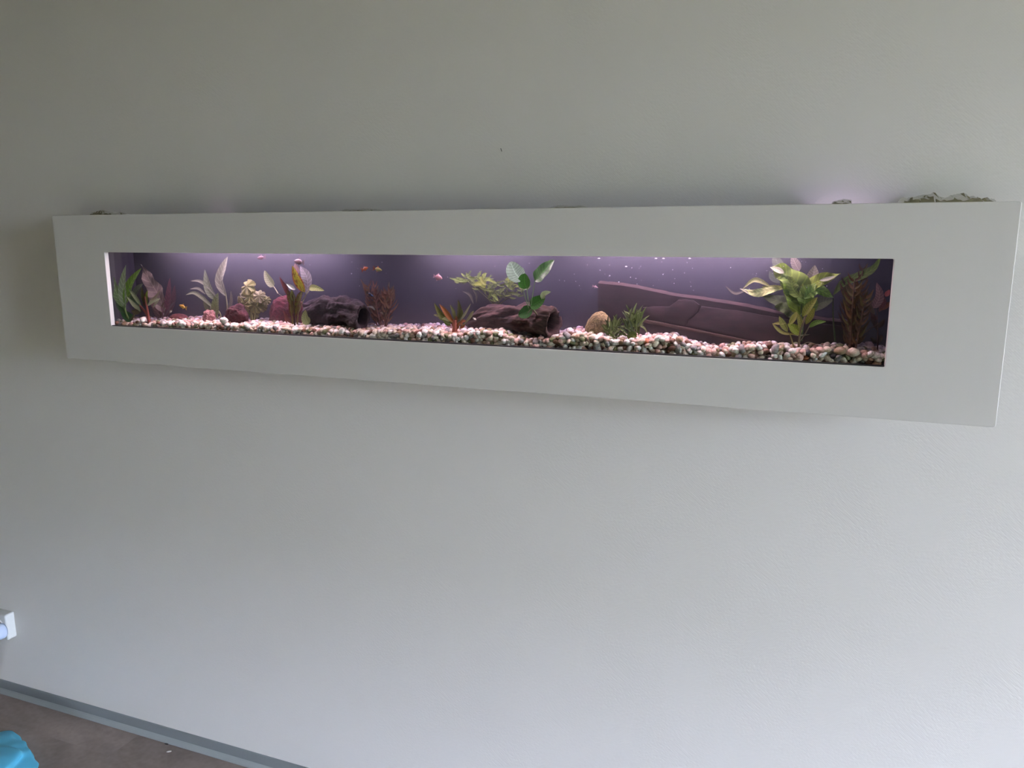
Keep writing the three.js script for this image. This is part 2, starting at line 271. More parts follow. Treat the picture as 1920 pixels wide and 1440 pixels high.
{
  const g = new THREE.Group(); g.name = 'gravel'; g.userData.kind = 'stuff'; tag(g, 'bed of small pale mixed gravel covering the aquarium floor', 'gravel'); scene.add(g);
  const by = roughG.map(() => []); free.forEach((p, i) => by[i % 4].push(p));
  by.forEach((list, k) => {
    const im = new THREE.InstancedMesh(roughG[k], std('#ffffff', 0.55, { map: stoneTex }), list.length); im.name = 'gravel_stones'; im.userData.kind = 'stuff';
    const m4 = new THREE.Matrix4(), q = new THREE.Quaternion(), e = new THREE.Euler();
    list.forEach((p, i) => { q.setFromEuler(e.set(...p.rot)); m4.compose(V(p.x, p.y, p.z), q, V(p.r, p.r, p.r)); im.setMatrixAt(i, m4); im.setColorAt(i, hex(PEB[p.kind][0])); });
    g.add(im); shade(im);
  });
  // fine grit under the stones
  const n = 120, pos = [], idx = [];
  for (let i = 0; i <= n; i++) for (let j = 0; j <= 6; j++) { const x = TK.x0 + 0.001 + (TK.x1 - TK.x0 - 0.002) * i / n, z = TK.zg - 0.013 - (TK.zg - TK.zb - 0.014) * j / 6; pos.push(x, gravelY(x, z) - 0.012, z); }
  for (let i = 0; i < n; i++) for (let j = 0; j < 6; j++) { const a = i * 7 + j, b = a + 7; idx.push(a, b, a + 1, b, b + 1, a + 1); }
  const front = pos.length / 3; for (let i = 0; i <= n; i++) { const x = TK.x0 + 0.001 + (TK.x1 - TK.x0 - 0.002) * i / n; pos.push(x, gravelY(x, -0.03) - 0.012, TK.zg - 0.013, x, FY + TK.y0, TK.zg - 0.013); }
  for (let i = 0; i < n; i++) { const a = front + i * 2; idx.push(a, a + 1, a + 2, a + 2, a + 1, a + 3); }
  const bg = new THREE.BufferGeometry(); bg.setAttribute('position', new THREE.Float32BufferAttribute(pos, 3)); bg.setIndex(idx); bg.computeVertexNormals();
  const bm = new THREE.Mesh(bg, std('#6b5048', 0.9, { side: THREE.DoubleSide })); bm.name = 'grit'; bm.userData.kind = 'stuff'; g.add(bm); shade(bm);
}

// ---------------------------------------------------------------- plants
const leafTex = dataTex(128, (u, v) => {
  const s = Math.abs(v - 0.5) * 2, rib = Math.exp(-s * s * 300), side = Math.pow(0.5 + 0.5 * Math.cos((u * 9 - s * 1.1) * Math.PI * 2), 12) * 0.22, n = 0.1 * nz(u * 8, v * 8, 3, 3);
  const k = cl(0.74 + 0.26 * rib + side + n); return [k, k, k * (0.96)];
}, true);
const spotTex = dataTex(128, (u, v) => {
  const s = Math.abs(v - 0.5) * 2, n = nz(u * 9, v * 5, 7, 3), d = n > 0.12 ? 0.55 : 1, e = s > 0.78 ? 0.55 : 1; return [cl(0.95 * Math.sqrt(d)), cl(0.92 * d * e), cl(0.8 * d * e)];
}, true);
const leafMats = new Map();
function leafMat(c, o = {}) { const k = c + JSON.stringify(Object.keys(o)); if (!leafMats.has(k)) leafMats.set(k, new THREE.MeshPhysicalMaterial({ color: c, map: o.spot ? spotTex : leafTex, roughness: 1, transmission: o.thick ? 0.12 : 0.35, thickness: 0, side: THREE.DoubleSide, ...(o.gloss ? { clearcoat: 0.5, clearcoatRoughness: 0.25 } : {}) })); return leafMats.get(k); }
const PROF = {
  lance: (t) => Math.pow(Math.sin(Math.PI * Math.pow(t, 0.85)), 0.8), round: (t) => Math.pow(Math.sin(Math.PI * Math.pow(Math.min(1, t * 0.985 + 0.01), 0.8)), 0.5), ovate: (t) => Math.pow(Math.sin(Math.PI * Math.pow(t, 0.65)), 0.65), blade: (t) => Math.min(1, t * 6) * Math.pow(1 - t, 0.55) * 0.95 + 0.05 * (1 - t), spoon: (t) => 0.14 + 0.86 * Math.pow(Math.sin(Math.PI * Math.pow(t, 1.7)), 0.8) * (t > 0.02 ? 1 : 0),
};
// a leaf along a curve of world points; width in metres
function leafGeo(pts, w, o = {}) {
  const c = new THREE.CatmullRomCurve3(pts), n = o.n ?? 14, cross = [-1, -0.5, 0, 0.5, 1], pos = [], uv = [], idx = [], prof = PROF[o.prof ?? 'lance'];
  const face = V(o.fx ?? 0, o.fy ?? 0.35, 1).normalize();
  for (let i = 0; i <= n; i++) {
    const t = i / n, p = c.getPoint(t), d = c.getTangent(t), f = face.clone().applyAxisAngle(d, (o.roll ?? 0) + (o.twist ?? 0) * t), s = V().crossVectors(d, f).normalize(), u = V().crossVectors(s, d).normalize(), hw = w / 2 * Math.max(prof(t), 0.02);
    for (const k of cross) {
      const lift = (o.fold ?? 0.22) * Math.abs(k) * hw + (o.wave ?? 0) * w * Math.sin(t * (o.waves ?? 14) + k * 1.3) * k * k;
      const q = p.clone().addScaledVector(s, k * hw).addScaledVector(u, lift); pos.push(q.x, q.y, Math.min(q.z, TK.zg - 0.004)); uv.push(t, k * 0.5 + 0.5);
    }
  }
  for (let i = 0; i < n; i++) for (let j = 0; j < 4; j++) { const a = i * 5 + j, b = a + 5; idx.push(a, a + 1, b, b, a + 1, b + 1); }
  const g = new THREE.BufferGeometry(); g.setAttribute('position', new THREE.Float32BufferAttribute(pos, 3)); g.setAttribute('uv', new THREE.Float32BufferAttribute(uv, 2)); g.setIndex(idx); g.computeVertexNormals(); return g;
}
function tube(pts, r0, r1 = r0, seg = 7, n = 16) {
  const c = new THREE.CatmullRomCurve3(pts), g = new THREE.TubeGeometry(c, n, 1, seg), p = g.attributes.position;
  for (let i = 0; i <= n; i++) { const t = i / n, o = c.getPointAt(t), r = r0 + (r1 - r0) * t; for (let j = 0; j <= seg; j++) { const k = i * (seg + 1) + j; p.setXYZ(k, o.x + (p.getX(k) - o.x) * r, o.y + (p.getY(k) - o.y) * r, o.z + (p.getZ(k) - o.z) * r); } }
  return g;
}
const curve = (px, z, dz = 0) => px.map(([x, y, zz], i) => at(x, y, zz ?? z + dz * i / Math.max(1, px.length - 1)));
function plant(name, label, base, z) { const p = at(base[0], base[1], z); const o = thing(name, label, 'plant', [p.x, p.y, p.z]); o.userData.z = undefined; delete o.userData.z; return { o, z }; }
function leaf(P, px, w, col, o = {}) { const z = o.z ?? P.z, pts = curve(px, z, o.dz ?? 0), s = scaleAt(pts[0]); return part('leaf', leafGeo(pts, w * s, o), leafMat(col, { ...(o.spot && { spot: 1 }), ...(o.gloss && { gloss: 1 }), ...(o.thick && { thick: 1 }) }), P.o, o.label); }
function stem(P, px, w, col, o = {}) { const pts = curve(px, o.z ?? P.z, o.dz ?? 0), s = scaleAt(pts[0]); return part(o.name ?? 'stem', tube(pts, w * s / 2, (o.w1 ?? w * 0.6) * s / 2), std(col, 0.7), P.o); }

{ // left corner: broad green sword plant
  const P = plant('sword_plant', 'green broad-leaved plant in the far left corner of the aquarium', [238, 602], -0.045);
  stem(P, [[240, 602], [237, 590], [231, 574]], 4, '#4e6130'); stem(P, [[243, 601], [236, 585], [234, 570]], 3.5, '#566a34'); stem(P, [[246, 600], [252, 588], [255, 578]], 4, '#4a4423');
  leaf(P, [[231, 577], [219, 550], [207, 508]], 14, '#9cb87c', { fx: 0.3 }); leaf(P, [[234, 580], [231, 540], [236, 497]], 20, '#d0dcba', { thick: 1, fy: 0.8 }); leaf(P, [[234, 572], [244, 535], [265, 503]], 19, '#93c244', { fx: 0.3, fy: 0.8 });
  leaf(P, [[249, 600], [238, 592], [226, 579]], 16, '#2f6a30', { prof: 'ovate' }); leaf(P, [[247, 565], [256, 545], [268, 532]], 13, '#7f9a60', { z: -0.085 }); leaf(P, [[236, 588], [224, 575], [216, 552]], 9, '#4c6c3c');
}
{
  const P = plant('stem_plant', 'small red-stemmed plant with narrow olive leaves beside the left corner plant', [280, 606], -0.04);
  stem(P, [[281, 608], [276, 590], [262, 572]], 6, '#6e2a22', { w1: 3 }); stem(P, [[280, 606], [276, 580], [272, 556]], 5, '#6a2c20', { w1: 3 });
  leaf(P, [[273, 572], [268, 555], [266, 537]], 8, '#5d5c22'); leaf(P, [[275, 574], [275, 558], [277, 543]], 7, '#93a232'); leaf(P, [[270, 575], [271, 562], [273, 548]], 7, '#6f3a22');
  leaf(P, [[265, 573], [254, 557], [241, 541]], 7, '#9aa57a'); leaf(P, [[263, 582], [251, 571], [238, 556]], 7, '#d9d7b4', { thick: 1 }); leaf(P, [[264, 585], [258, 576], [246, 566]], 5, '#cfcfae'); leaf(P, [[262, 576], [250, 566], [245, 548]], 11, '#3f6a34', { z: -0.06 });
  leaf(P, [[277, 573], [288, 564], [301, 560]], 8, '#dcdcc0', { thick: 1 }); leaf(P, [[299, 561], [293, 568], [287, 577]], 6, '#d6d4bc'); leaf(P, [[282, 563], [292, 557], [301, 543]], 6, '#b9a890'); leaf(P, [[266, 583], [256, 585], [246, 583]], 10, '#6e5c34');
}
{
  const P = plant('red_leaf_plant', 'dusky pink plant with one tall pale leaf behind the left corner plants', [306, 600], -0.096);
  stem(P, [[306, 604], [306, 590], [303, 575]], 4, '#5a3436');
  leaf(P, [[308, 590], [299, 558], [283, 530], [265, 496]], 29, '#bda294', { wave: 0.12, waves: 20 }); leaf(P, [[301, 592], [287, 562], [276, 535]], 14, '#b08078'); leaf(P, [[309, 594], [316, 562], [319, 520]], 15, '#8a4454'); leaf(P, [[311, 595], [325, 566], [328, 534]], 14, '#6f3a44'); leaf(P, [[305, 596], [316, 575], [330, 562]], 16, '#5c343c'); leaf(P, [[302, 598], [296, 585], [285, 574]], 14, '#6a4a40'); leaf(P, [[305, 596], [306, 580], [308, 566]], 12, '#8c7a54');
}
{
  const P = plant('sword_plant', 'pale hazy plant with long upright and arching leaves left of the ruffled plant', [416, 600], -0.085);
  stem(P, [[426, 600], [426, 575], [423, 548]], 3, '#7f8058'); stem(P, [[408, 598], [405, 580], [402, 560]], 3, '#6e7a40'); stem(P, [[415, 600], [412, 586], [398, 575]], 2.5, '#7a8050');
  leaf(P, [[424, 556], [413, 528], [420, 502], [427, 481]], 19, '#b3b296', { fold: 0.35 }); leaf(P, [[402, 562], [391, 540], [384, 505]], 16, '#a4ae88'); leaf(P, [[404, 592], [405, 570], [409, 549]], 18, '#8ea24c', { prof: 'ovate' });
  leaf(P, [[410, 562], [391, 538], [374, 527], [357, 527]], 6, '#a7a88c'); leaf(P, [[386, 552], [372, 541], [356, 542]], 4.5, '#b4b296'); leaf(P, [[408, 585], [382, 560], [364, 549], [348, 553]], 7, '#bcc296'); leaf(P, [[412, 588], [399, 580], [394, 575]], 6, '#c9c7a4'); leaf(P, [[397, 590], [388, 575], [382, 555]], 10, '#75804e', { z: -0.1 }); leaf(P, [[426, 590], [434, 566], [433, 545]], 8, '#807a68', { z: -0.1 });
}
{ // ruffled plant
  const P = plant('ruffled_plant', 'yellow-green plant with round ruffled leaf heads behind the dark red stone', [470, 600], -0.088);
  stem(P, [[474, 604], [470, 580], [464, 545]], 4, '#8a8a48'); stem(P, [[476, 604], [480, 580], [487, 560]], 3, '#8a8a48'); stem(P, [[472, 600], [464, 580], [452, 560]], 3, '#8a8a48');
  const frill = (px, py, rp, col, nx, ny) => {
    const c = at(px, py, P.z + rr(-0.006, 0.006)), s = scaleAt(c), r = rp * s, pos = [c.x, c.y, c.z], uv = [0, 0.5], idx = [], A = 40, B = 5, q = new THREE.Quaternion().setFromUnitVectors(V(0, 0, 1), V(nx, ny, 1).normalize()), ph = rr(0, 6);
    for (let b = 1; b <= B; b++) for (let a = 0; a < A; a++) { const th = a / A * 6.2832, k = b / B, R = r * k * (1 + 0.1 * Math.sin(th * 9 + ph)), v = V(Math.cos(th) * R, Math.sin(th) * R, r * (0.32 * k * k * Math.sin(th * 8 + ph) - 0.35 * k * k + 0.1 * Math.sin(th * 15))).applyQuaternion(q); pos.push(c.x + v.x, c.y + v.y, c.z + v.z); uv.push(k, (a % 8) / 8); }
    for (let a = 0; a < A; a++) { const n = (a + 1) % A; idx.push(0, 1 + a, 1 + n); for (let b = 0; b < B - 1; b++) { const i = 1 + b * A; idx.push(i + a, i + A + a, i + n, i + n, i + A + a, i + A + n); } }
    const g = new THREE.BufferGeometry(); g.setAttribute('position', new THREE.Float32BufferAttribute(pos, 3)); g.setAttribute('uv', new THREE.Float32BufferAttribute(uv, 2)); g.setIndex(idx); g.computeVertexNormals(); part('leaf', g, leafMat(col), P.o);
  };
  for (const [x, y, r, c, nx, ny] of [[463, 537, 14, '#cfc985', 0, 0.5], [452, 555, 12, '#d2c690', -0.6, 0.3], [486, 555, 11, '#cfc69a', 0.6, 0.4], [458, 573, 12, '#c0b060', -0.4, 0.1], [478, 572, 14, '#b9b765', 0.3, 0.2], [469, 555, 13, '#c4bf78', 0.1, 0.6], [490, 575, 10, '#a8a860', 0.5, 0], [476, 587, 10, '#9a9a50', 0, 0.3], [499, 563, 8, '#aaa868', 0.7, 0.3], [446, 563, 7, '#c8ba88', -0.7, 0]]) frill(x, y, r, c, nx, ny);
}
// stones and driftwood
const rockTex = dataTex(256, (u, v) => { const n = 0.7 + 0.5 * tileN(u, v, 9, 1.7, 4); return [cl(n), cl(n * 0.98), cl(n * 0.96)]; }, true, 1, 1);
function stone(name, px0, px1, py0, py1, z, depth, col, label, rough = 0.25, k = 1) {
  const a = at(px0, (py0 + py1) / 2, z), b = at(px1, (py0 + py1) / 2, z), t = at((px0 + px1) / 2, py0, z), u = at((px0 + px1) / 2, py1, z);
  const g = icos(12), p = g.attributes.position, v = V(), uv = [];
  for (let i = 0; i < p.count; i++) {
    v.fromBufferAttribute(p, i); uv.push(v.x * 0.8 + v.z * 0.5, v.y * 0.8); const n = 1 + rough * (nz(v.x * 1.2 + k * 5, v.y * 1.2, v.z * 1.2, 2)) + rough * 0.5 * nz(v.x * 4 + k, v.y * 4, v.z * 4, 3);
    const sq = (q) => Math.sign(q) * Math.pow(Math.abs(q), 0.92); p.setXYZ(i, (a.x + b.x) / 2 + sq(v.x) * n * (b.x - a.x) / 2, (t.y + u.y) / 2 + sq(v.y) * n * (t.y - u.y) / 2, Math.max(TK.zb + 0.001, z + sq(v.z) * n * depth / 2));
  }
  g.setAttribute('uv', new THREE.Float32BufferAttribute(uv, 2)); g.computeVertexNormals();
  const c = V((a.x + b.x) / 2, u.y, z); g.translate(-c.x, -c.y, -c.z);
  const m = single(name, g, std(col, 0.9, { map: rockTex, bumpMap: rockTex, bumpScale: 0.001 }), label, 'stone'); m.position.copy(c); return m;
}
stone('stone', 428, 464, 572, 616, -0.062, 0.04, '#5c2430', 'dark wine-red stone below the yellow-green ruffled plant', 0.35, 2);
stone('stone', 383, 402, 582, 608, -0.07, 0.026, '#c98f8c', 'small upright pink stone at the foot of the pale hazy plant', 0.45, 3);
stone('stone', 508, 572, 556, 616, -0.1, 0.036, '#7c2b38', 'large maroon stone behind the spotted sword plant', 0.3, 4);
const lean = stone('stone', 1086, 1126, 580, 640, -0.07, 0.032, '#b09a6a', 'tan leaning stone behind the smaller grassy clump', 0.18, 5); lean.rotation.z = -0.5;
stone('stone', 320, 352, 588, 606, -0.09, 0.03, '#8a4440', 'low hazy red stone at the back of the gravel near the left end', 0.2, 6);
function log(label, spine, radii, o) { // weathered hollow branch: outer bark, broken lip, dark inside
  const c = new THREE.CatmullRomCurve3(spine), n = 70, m = 56, pos = [], uv = [], idx = [], col = [];
  const rad = (t) => { const f = t * (radii.length - 1), i = Math.min(radii.length - 2, Math.floor(f)); return radii[i] + (radii[i + 1] - radii[i]) * (f - i); };
  const ring = (t, k, inner, push) => {
    const p = c.getPoint(t), d = c.getTangent(t), s = V(0, 0, 1).sub(d.clone().multiplyScalar(d.z)).normalize(), u = V().crossVectors(d, s).normalize();
    for (let j = 0; j <= m; j++) {
      const a = j / m * 6.2832, ca = Math.cos(a), sa = Math.sin(a), ridge = 1 - Math.abs(nz(ca * 2.2 + o.k, sa * 2.2 + t * 0.8, t * 2.2, 3)) * 2.0, big = nz(ca * 0.9 + o.k * 3, sa * 0.9, t * 3.5, 2);
      let r = rad(t) * k * (inner ? 0.95 + 0.2 * big : 0.92 + 0.55 * big + 0.34 * (ridge - 0.5) + 0.10 * nz(ca * 6, sa * 6, t * 30 + o.k, 2));
      const q = p.clone().addScaledVector(s, ca * r * (o.flat ?? 1)).addScaledVector(u, sa * r); if (push) q.addScaledVector(d, push * (1 + 0.9 * nz(ca * 1.5 + 9, sa * 1.5, o.k, 2)));
      pos.push(q.x, Math.max(q.y, o.y0 ?? -9), Math.min(TK.zg - 0.006, Math.max(TK.zb + 0.001, q.z))); uv.push(t * 3, j / m * 2); const e = inner ? 0.35 : 0.75 + 0.5 * ridge * 0.5; col.push(e, e, e);
    }
  };
  for (let i = 0; i <= n; i++) ring(i / n, i < 4 ? 0.25 + 0.19 * i : 1, false, i > n - 6 ? 0.004 * (i - n + 6) / 6 : 0);
  ring(1, 0.9, false, 0.004); ring(1, 0.8, true, 0.0015); ring(0.95, 0.72, true, 0); ring(0.84, 0.68, true, 0); ring(0.7, 0.62, true, 0); ring(0.58, 0.5, true, 0); ring(0.52, 0.02, true, 0);
  const rows = pos.length / 3 / (m + 1); for (let i = 0; i < rows - 1; i++) for (let j = 0; j < m; j++) { const a = i * (m + 1) + j, b = a + m + 1; idx.push(a, a + 1, b, b, a + 1, b + 1); }
  const g = new THREE.BufferGeometry(); g.setAttribute('position', new THREE.Float32BufferAttribute(pos, 3)); g.setAttribute('uv', new THREE.Float32BufferAttribute(uv, 2)); g.setIndex(idx); g.computeVertexNormals();
  const mesh = single('driftwood', g, o.mat, label, 'driftwood'); return mesh;
}
const barkTex = dataTex(256, (u, v) => { const n = 0.62 + 0.55 * nz(u * 6, v * 26 + 2 * nz(u * 3, v * 3, 2, 2), 3.3, 4); return [cl(n), cl(n * 0.97), cl(n * 0.95)]; }, true, 1, 1);
log('dark hollow driftwood log beside the maroon stone, its open end facing right', [at(572, 590, -0.092), at(610, 582, -0.085), at(645, 584, -0.082), at(680, 594, -0.058)], [0.026, 0.038, 0.036, 0.030], { k: 3.7, flat: 0.75, mat: std('#44303a', 0.9, { map: barkTex, side: THREE.DoubleSide, bumpMap: barkTex, bumpScale: 0.0008 }) });
log('brown hollow driftwood log in the middle, carrying the round-leaved green plant', [at(872, 606, -0.095), at(920, 596, -0.085), at(985, 598, -0.078), at(1036, 606, -0.048)], [0.014, 0.028, 0.035, 0.034], { k: 8.1, flat: 0.8, mat: std('#5d3f3a', 0.9, { map: barkTex, side: THREE.DoubleSide, bumpMap: barkTex, bumpScale: 0.0008 }) });

{ // spotted sword plant
  const P = plant('spotted_sword_plant', 'spotted sword plant with yellow-brown and pale leaves before the maroon stone', [553, 608], -0.05);
  stem(P, [[553, 610], [552, 580], [550, 548]], 3.5, '#3a2418'); stem(P, [[549, 608], [546, 580], [543, 560]], 3, '#6a5a2a'); stem(P, [[557, 608], [560, 580], [567, 548]], 3, '#5a4a28'); stem(P, [[521, 550], [517, 543], [512, 536]], 2, '#b8ae96', { name: 'leaf_stalk' }); stem(P, [[552, 585], [540, 565], [521, 550]], 1.5, '#6a5a4a'); stem(P, [[560, 585], [570, 560], [581, 540]], 1.8, '#7a7048');
  leaf(P, [[513, 538], [503, 523], [496, 507]], 15, '#d8d2c0', { thick: 1, prof: 'ovate' }); leaf(P, [[572, 548], [559, 525], [548, 498]], 20, '#a6a02c', { spot: 1, fx: -0.3 }); leaf(P, [[575, 552], [576, 522], [563, 499]], 22, '#bfb4c4', { z: -0.064, thick: 1 });
  leaf(P, [[580, 540], [590, 540], [608, 545]], 12, '#c2c484', { prof: 'ovate' }); leaf(P, [[546, 562], [536, 541], [524, 519]], 9, '#7e3442'); leaf(P, [[554, 543], [546, 538], [537, 532]], 7, '#efe8ee', { thick: 1, fold: 0.5 });
  leaf(P, [[551, 580], [545, 560], [539, 542]], 13, '#6a5a26', { spot: 1 }); leaf(P, [[553, 580], [561, 558], [566, 546]], 12, '#6c6828', { spot: 1 }); leaf(P, [[547, 594], [547, 575], [545, 556]], 12, '#6e5a2a', { spot: 1 }); leaf(P, [[553, 594], [556, 575], [558, 556]], 11, '#7a7234', { spot: 1 }); leaf(P, [[552, 566], [549, 555], [547, 543]], 10, '#8a8640');
  leaf(P, [[579, 608], [573, 596], [573, 581]], 17, '#b4b47c', { z: -0.035, prof: 'ovate' }); leaf(P, [[545, 606], [538, 596], [531, 582]], 6, '#8a4848'); leaf(P, [[538, 606], [536, 596], [540, 588]], 5, '#9a5450'); leaf(P, [[558, 515], [556, 505], [553, 494]], 13, '#b48a90', { z: -0.07 });
}
function feather(P, px, len, col, nw, cz = {}) { // upright stem with whorls of needle leaves
  const pts = curve(px, cz.z ?? P.z, cz.dz ?? 0), c = new THREE.CatmullRomCurve3(pts), s = scaleAt(pts[0]);
  part('stem', tube(pts, 1.6 * s, 0.8 * s), std(col[0], 0.8), P.o);
  for (let i = 0; i < nw; i++) {
    const t = 0.12 + 0.88 * i / (nw - 1), p = c.getPoint(Math.min(t, 1)), d = c.getTangent(Math.min(t, 1)), L = len * s * rr(0.7, 1.1) * (0.75 + 0.3 * Math.sin(t * 3));
    for (const k of [-1, 1]) { const out = V(k * rr(0.3, 0.6), 0, rr(-0.35, 0.35)), e = p.clone().addScaledVector(d, L * 0.8).addScaledVector(out, L), m = p.clone().addScaledVector(d, L * 0.3).addScaledVector(out, L * 0.6); e.z = Math.max(e.z, TK.zb + 0.002); part('leaf', leafGeo([p, m, e], rr(4, 6) * s, { n: 6, prof: 'blade' }), leafMat(col[1 + Math.floor(rnd() * (col.length - 1))]), P.o); }
  }
}
{
  const P = plant('feathery_plant', 'reddish-brown feathery stems standing right of the dark driftwood', [716, 610], -0.08);
  for (const [b, t, m] of [[708, 690, 697], [712, 702, 703], [716, 712, 712], [722, 724, 724], [724, 733, 732], [718, 728, 726], [714, 706, 706]]) feather(P, [[b, 612], [m, 575], [t, rr(538, 556)]], 24, ['#5a3626', '#8a5640', '#7c4a38', '#94684c', '#6e5236'], 9, { z: P.z + rr(-0.014, 0.012) });
  leaf(P, [[703, 582], [698, 576], [687, 575]], 4, '#cfc4b8'); leaf(P, [[728, 548], [729, 538], [730, 528]], 4, '#a89478'); leaf(P, [[704, 590], [700, 587], [696, 585]], 3, '#a8948c'); leaf(P, [[719, 590], [715, 586], [712, 586]], 3, '#b09078');
}
{
  const P = plant('rosette_plant', 'small rosette plant with orange and olive leaves left of the middle driftwood', [853, 622], -0.045);
  stem(P, [[852, 626], [853, 612], [853, 600]], 11, '#8a4436', { w1: 7 });
  leaf(P, [[849, 606], [828, 591], [814, 568]], 11, '#77742f'); leaf(P, [[849, 604], [838, 588], [824, 570]], 10, '#b8682c'); leaf(P, [[846, 602], [830, 594], [813, 590]], 9, '#bcb98a', { prof: 'ovate' }); leaf(P, [[846, 607], [834, 599], [822, 596]], 9, '#aab26c', { prof: 'ovate' }); leaf(P, [[845, 610], [838, 606], [832, 603]], 8, '#7c8a3c');
  leaf(P, [[853, 600], [851, 586], [844, 571]], 7, '#7c7a44'); leaf(P, [[858, 604], [862, 582], [859, 562]], 9, '#6c683c'); leaf(P, [[856, 604], [865, 588], [864, 576]], 8, '#747a34'); leaf(P, [[862, 603], [873, 587], [883, 569]], 5, '#aba888'); leaf(P, [[866, 612], [880, 596], [888, 583]], 7, '#a09e78', { prof: 'spoon' });
  for (const [a, b, c] of [[[850, 604], [845, 598], [842, 594]], [[853, 606], [856, 598], [855, 592]], [[860, 608], [868, 602], [874, 602]], [[857, 612], [862, 606], [868, 609]], [[850, 610], [856, 608], [860, 612]], [[862, 614], [868, 612], [872, 608]], [[848, 612], [852, 606], [858, 603]], [[852, 614], [856, 616], [862, 610]]]) leaf(P, [a, b, c], 7, ['#b0602e', '#b87a40', '#a5562e'][Math.floor(rnd() * 3)], { prof: 'ovate' });
  leaf(P, [[888, 570], [881, 553], [867, 546]], 5, '#807c6c', { z: -0.1 }); leaf(P, [[893, 568], [893, 553], [886, 542]], 4, '#6c6858', { z: -0.1 });
}
{ // lacy plant behind the middle log
  const P = plant('fern_plant', 'hazy yellow-green lacy fern behind the middle driftwood', [930, 566], -0.104);
  const hubs = [[903, 524], [926, 536], [950, 545], [962, 530], [893, 532], [872, 524], [940, 558], [975, 545], [915, 548]];
  for (const [x, y] of hubs) stem(P, [[930, 575], [(x + 930) / 2, (y + 572) / 2], [x, y]], 2, '#5c6034');
  const fronds = [[[880, 527], [862, 526], [842, 521]], [[890, 528], [878, 518], [874, 511]], [[900, 530], [898, 518], [903, 507]], [[902, 528], [908, 516], [913, 512]], [[905, 532], [895, 534], [886, 536]], [[905, 530], [902, 522], [908, 526]], [[915, 560], [922, 548], [912, 532]], [[935, 565], [925, 552], [915, 540]], [[908, 526], [916, 524], [926, 530]], [[948, 535], [952, 525], [956, 519]], [[955, 540], [960, 528], [968, 522]], [[958, 542], [966, 536], [973, 538]], [[962, 545], [952, 533], [948, 528]]];
  for (const f of fronds) leaf(P, f, rr(6, 9), ['#98ac44', '#88a044', '#a4b84c'][Math.floor(rnd() * 3)], { wave: 0.12, waves: 22, z: P.z + rr(0, 0.014) });
  for (let i = 0; i < 130; i++) { const h = hubs[i % hubs.length], a = rr(-0.3, 3.4), L = rr(8, 19), x = h[0] + rr(-13, 13), y = h[1] + rr(-8, 12); leaf(P, [[x, y], [x + Math.cos(a) * L * 0.5, y - Math.sin(a) * L * 0.5 + 1], [x + Math.cos(a) * L, y - Math.sin(a) * L * 0.8]], rr(2.5, 5), ['#7f9440', '#6f843c', '#8fa24a', '#5f7038'][Math.floor(rnd() * 4)], { wave: 0.12, waves: 20, n: 10, z: P.z + rr(-0.012, 0.016), roll: rr(-0.6, 0.6) }); }
  leaf(P, [[910, 540], [903, 532], [888, 533]], 10, '#b4c04a', { z: -0.085 }); leaf(P, [[912, 535], [905, 528], [902, 518]], 7, '#b0b850', { z: -0.085 });
}
{
  const P = plant('anubias_plant', 'plant with round glossy green leaves growing on the middle driftwood', [996, 584], -0.034);
  stem(P, [[990, 588], [998, 580], [1004, 586], [1008, 592]], 4, '#4a4a2a', { name: 'rhizome' }); stem(P, [[993, 584], [990, 562], [987, 537]], 1.8, '#4d6a34'); stem(P, [[994, 582], [999, 550], [1004, 523]], 1.6, '#4d6a34'); stem(P, [[992, 582], [984, 555], [977, 524]], 1.6, '#4d6a34'); stem(P, [[995, 580], [996, 574], [994, 571]], 1.8, '#4d6a34'); stem(P, [[993, 584], [995, 580], [996, 578]], 1.8, '#4d6a34');
  leaf(P, [[978, 526], [966, 512], [957, 491]], 34, '#a5bab0', { prof: 'round', gloss: 1, thick: 1, fy: 0.9, wave: 0.03, label: 'large leaf with a pale silvery sheen' }); leaf(P, [[986, 541], [983, 526], [984, 513]], 24, '#4c8a30', { prof: 'round', gloss: 1, thick: 1 });
  leaf(P, [[1003, 526], [1016, 512], [1039, 488]], 29, '#44763e', { prof: 'round', gloss: 1, thick: 1, fy: 0.7, wave: 0.04 }); leaf(P, [[994, 573], [1006, 568], [1022, 556]], 25, '#3d8024', { prof: 'round', gloss: 1, thick: 1 }); leaf(P, [[1017, 562], [1020, 552], [1033, 547]], 11, '#c0d2a0', { fold: 0.4 }); leaf(P, [[996, 577], [986, 586], [972, 591]], 24, '#35702a', { prof: 'round', gloss: 1, thick: 1 });
}
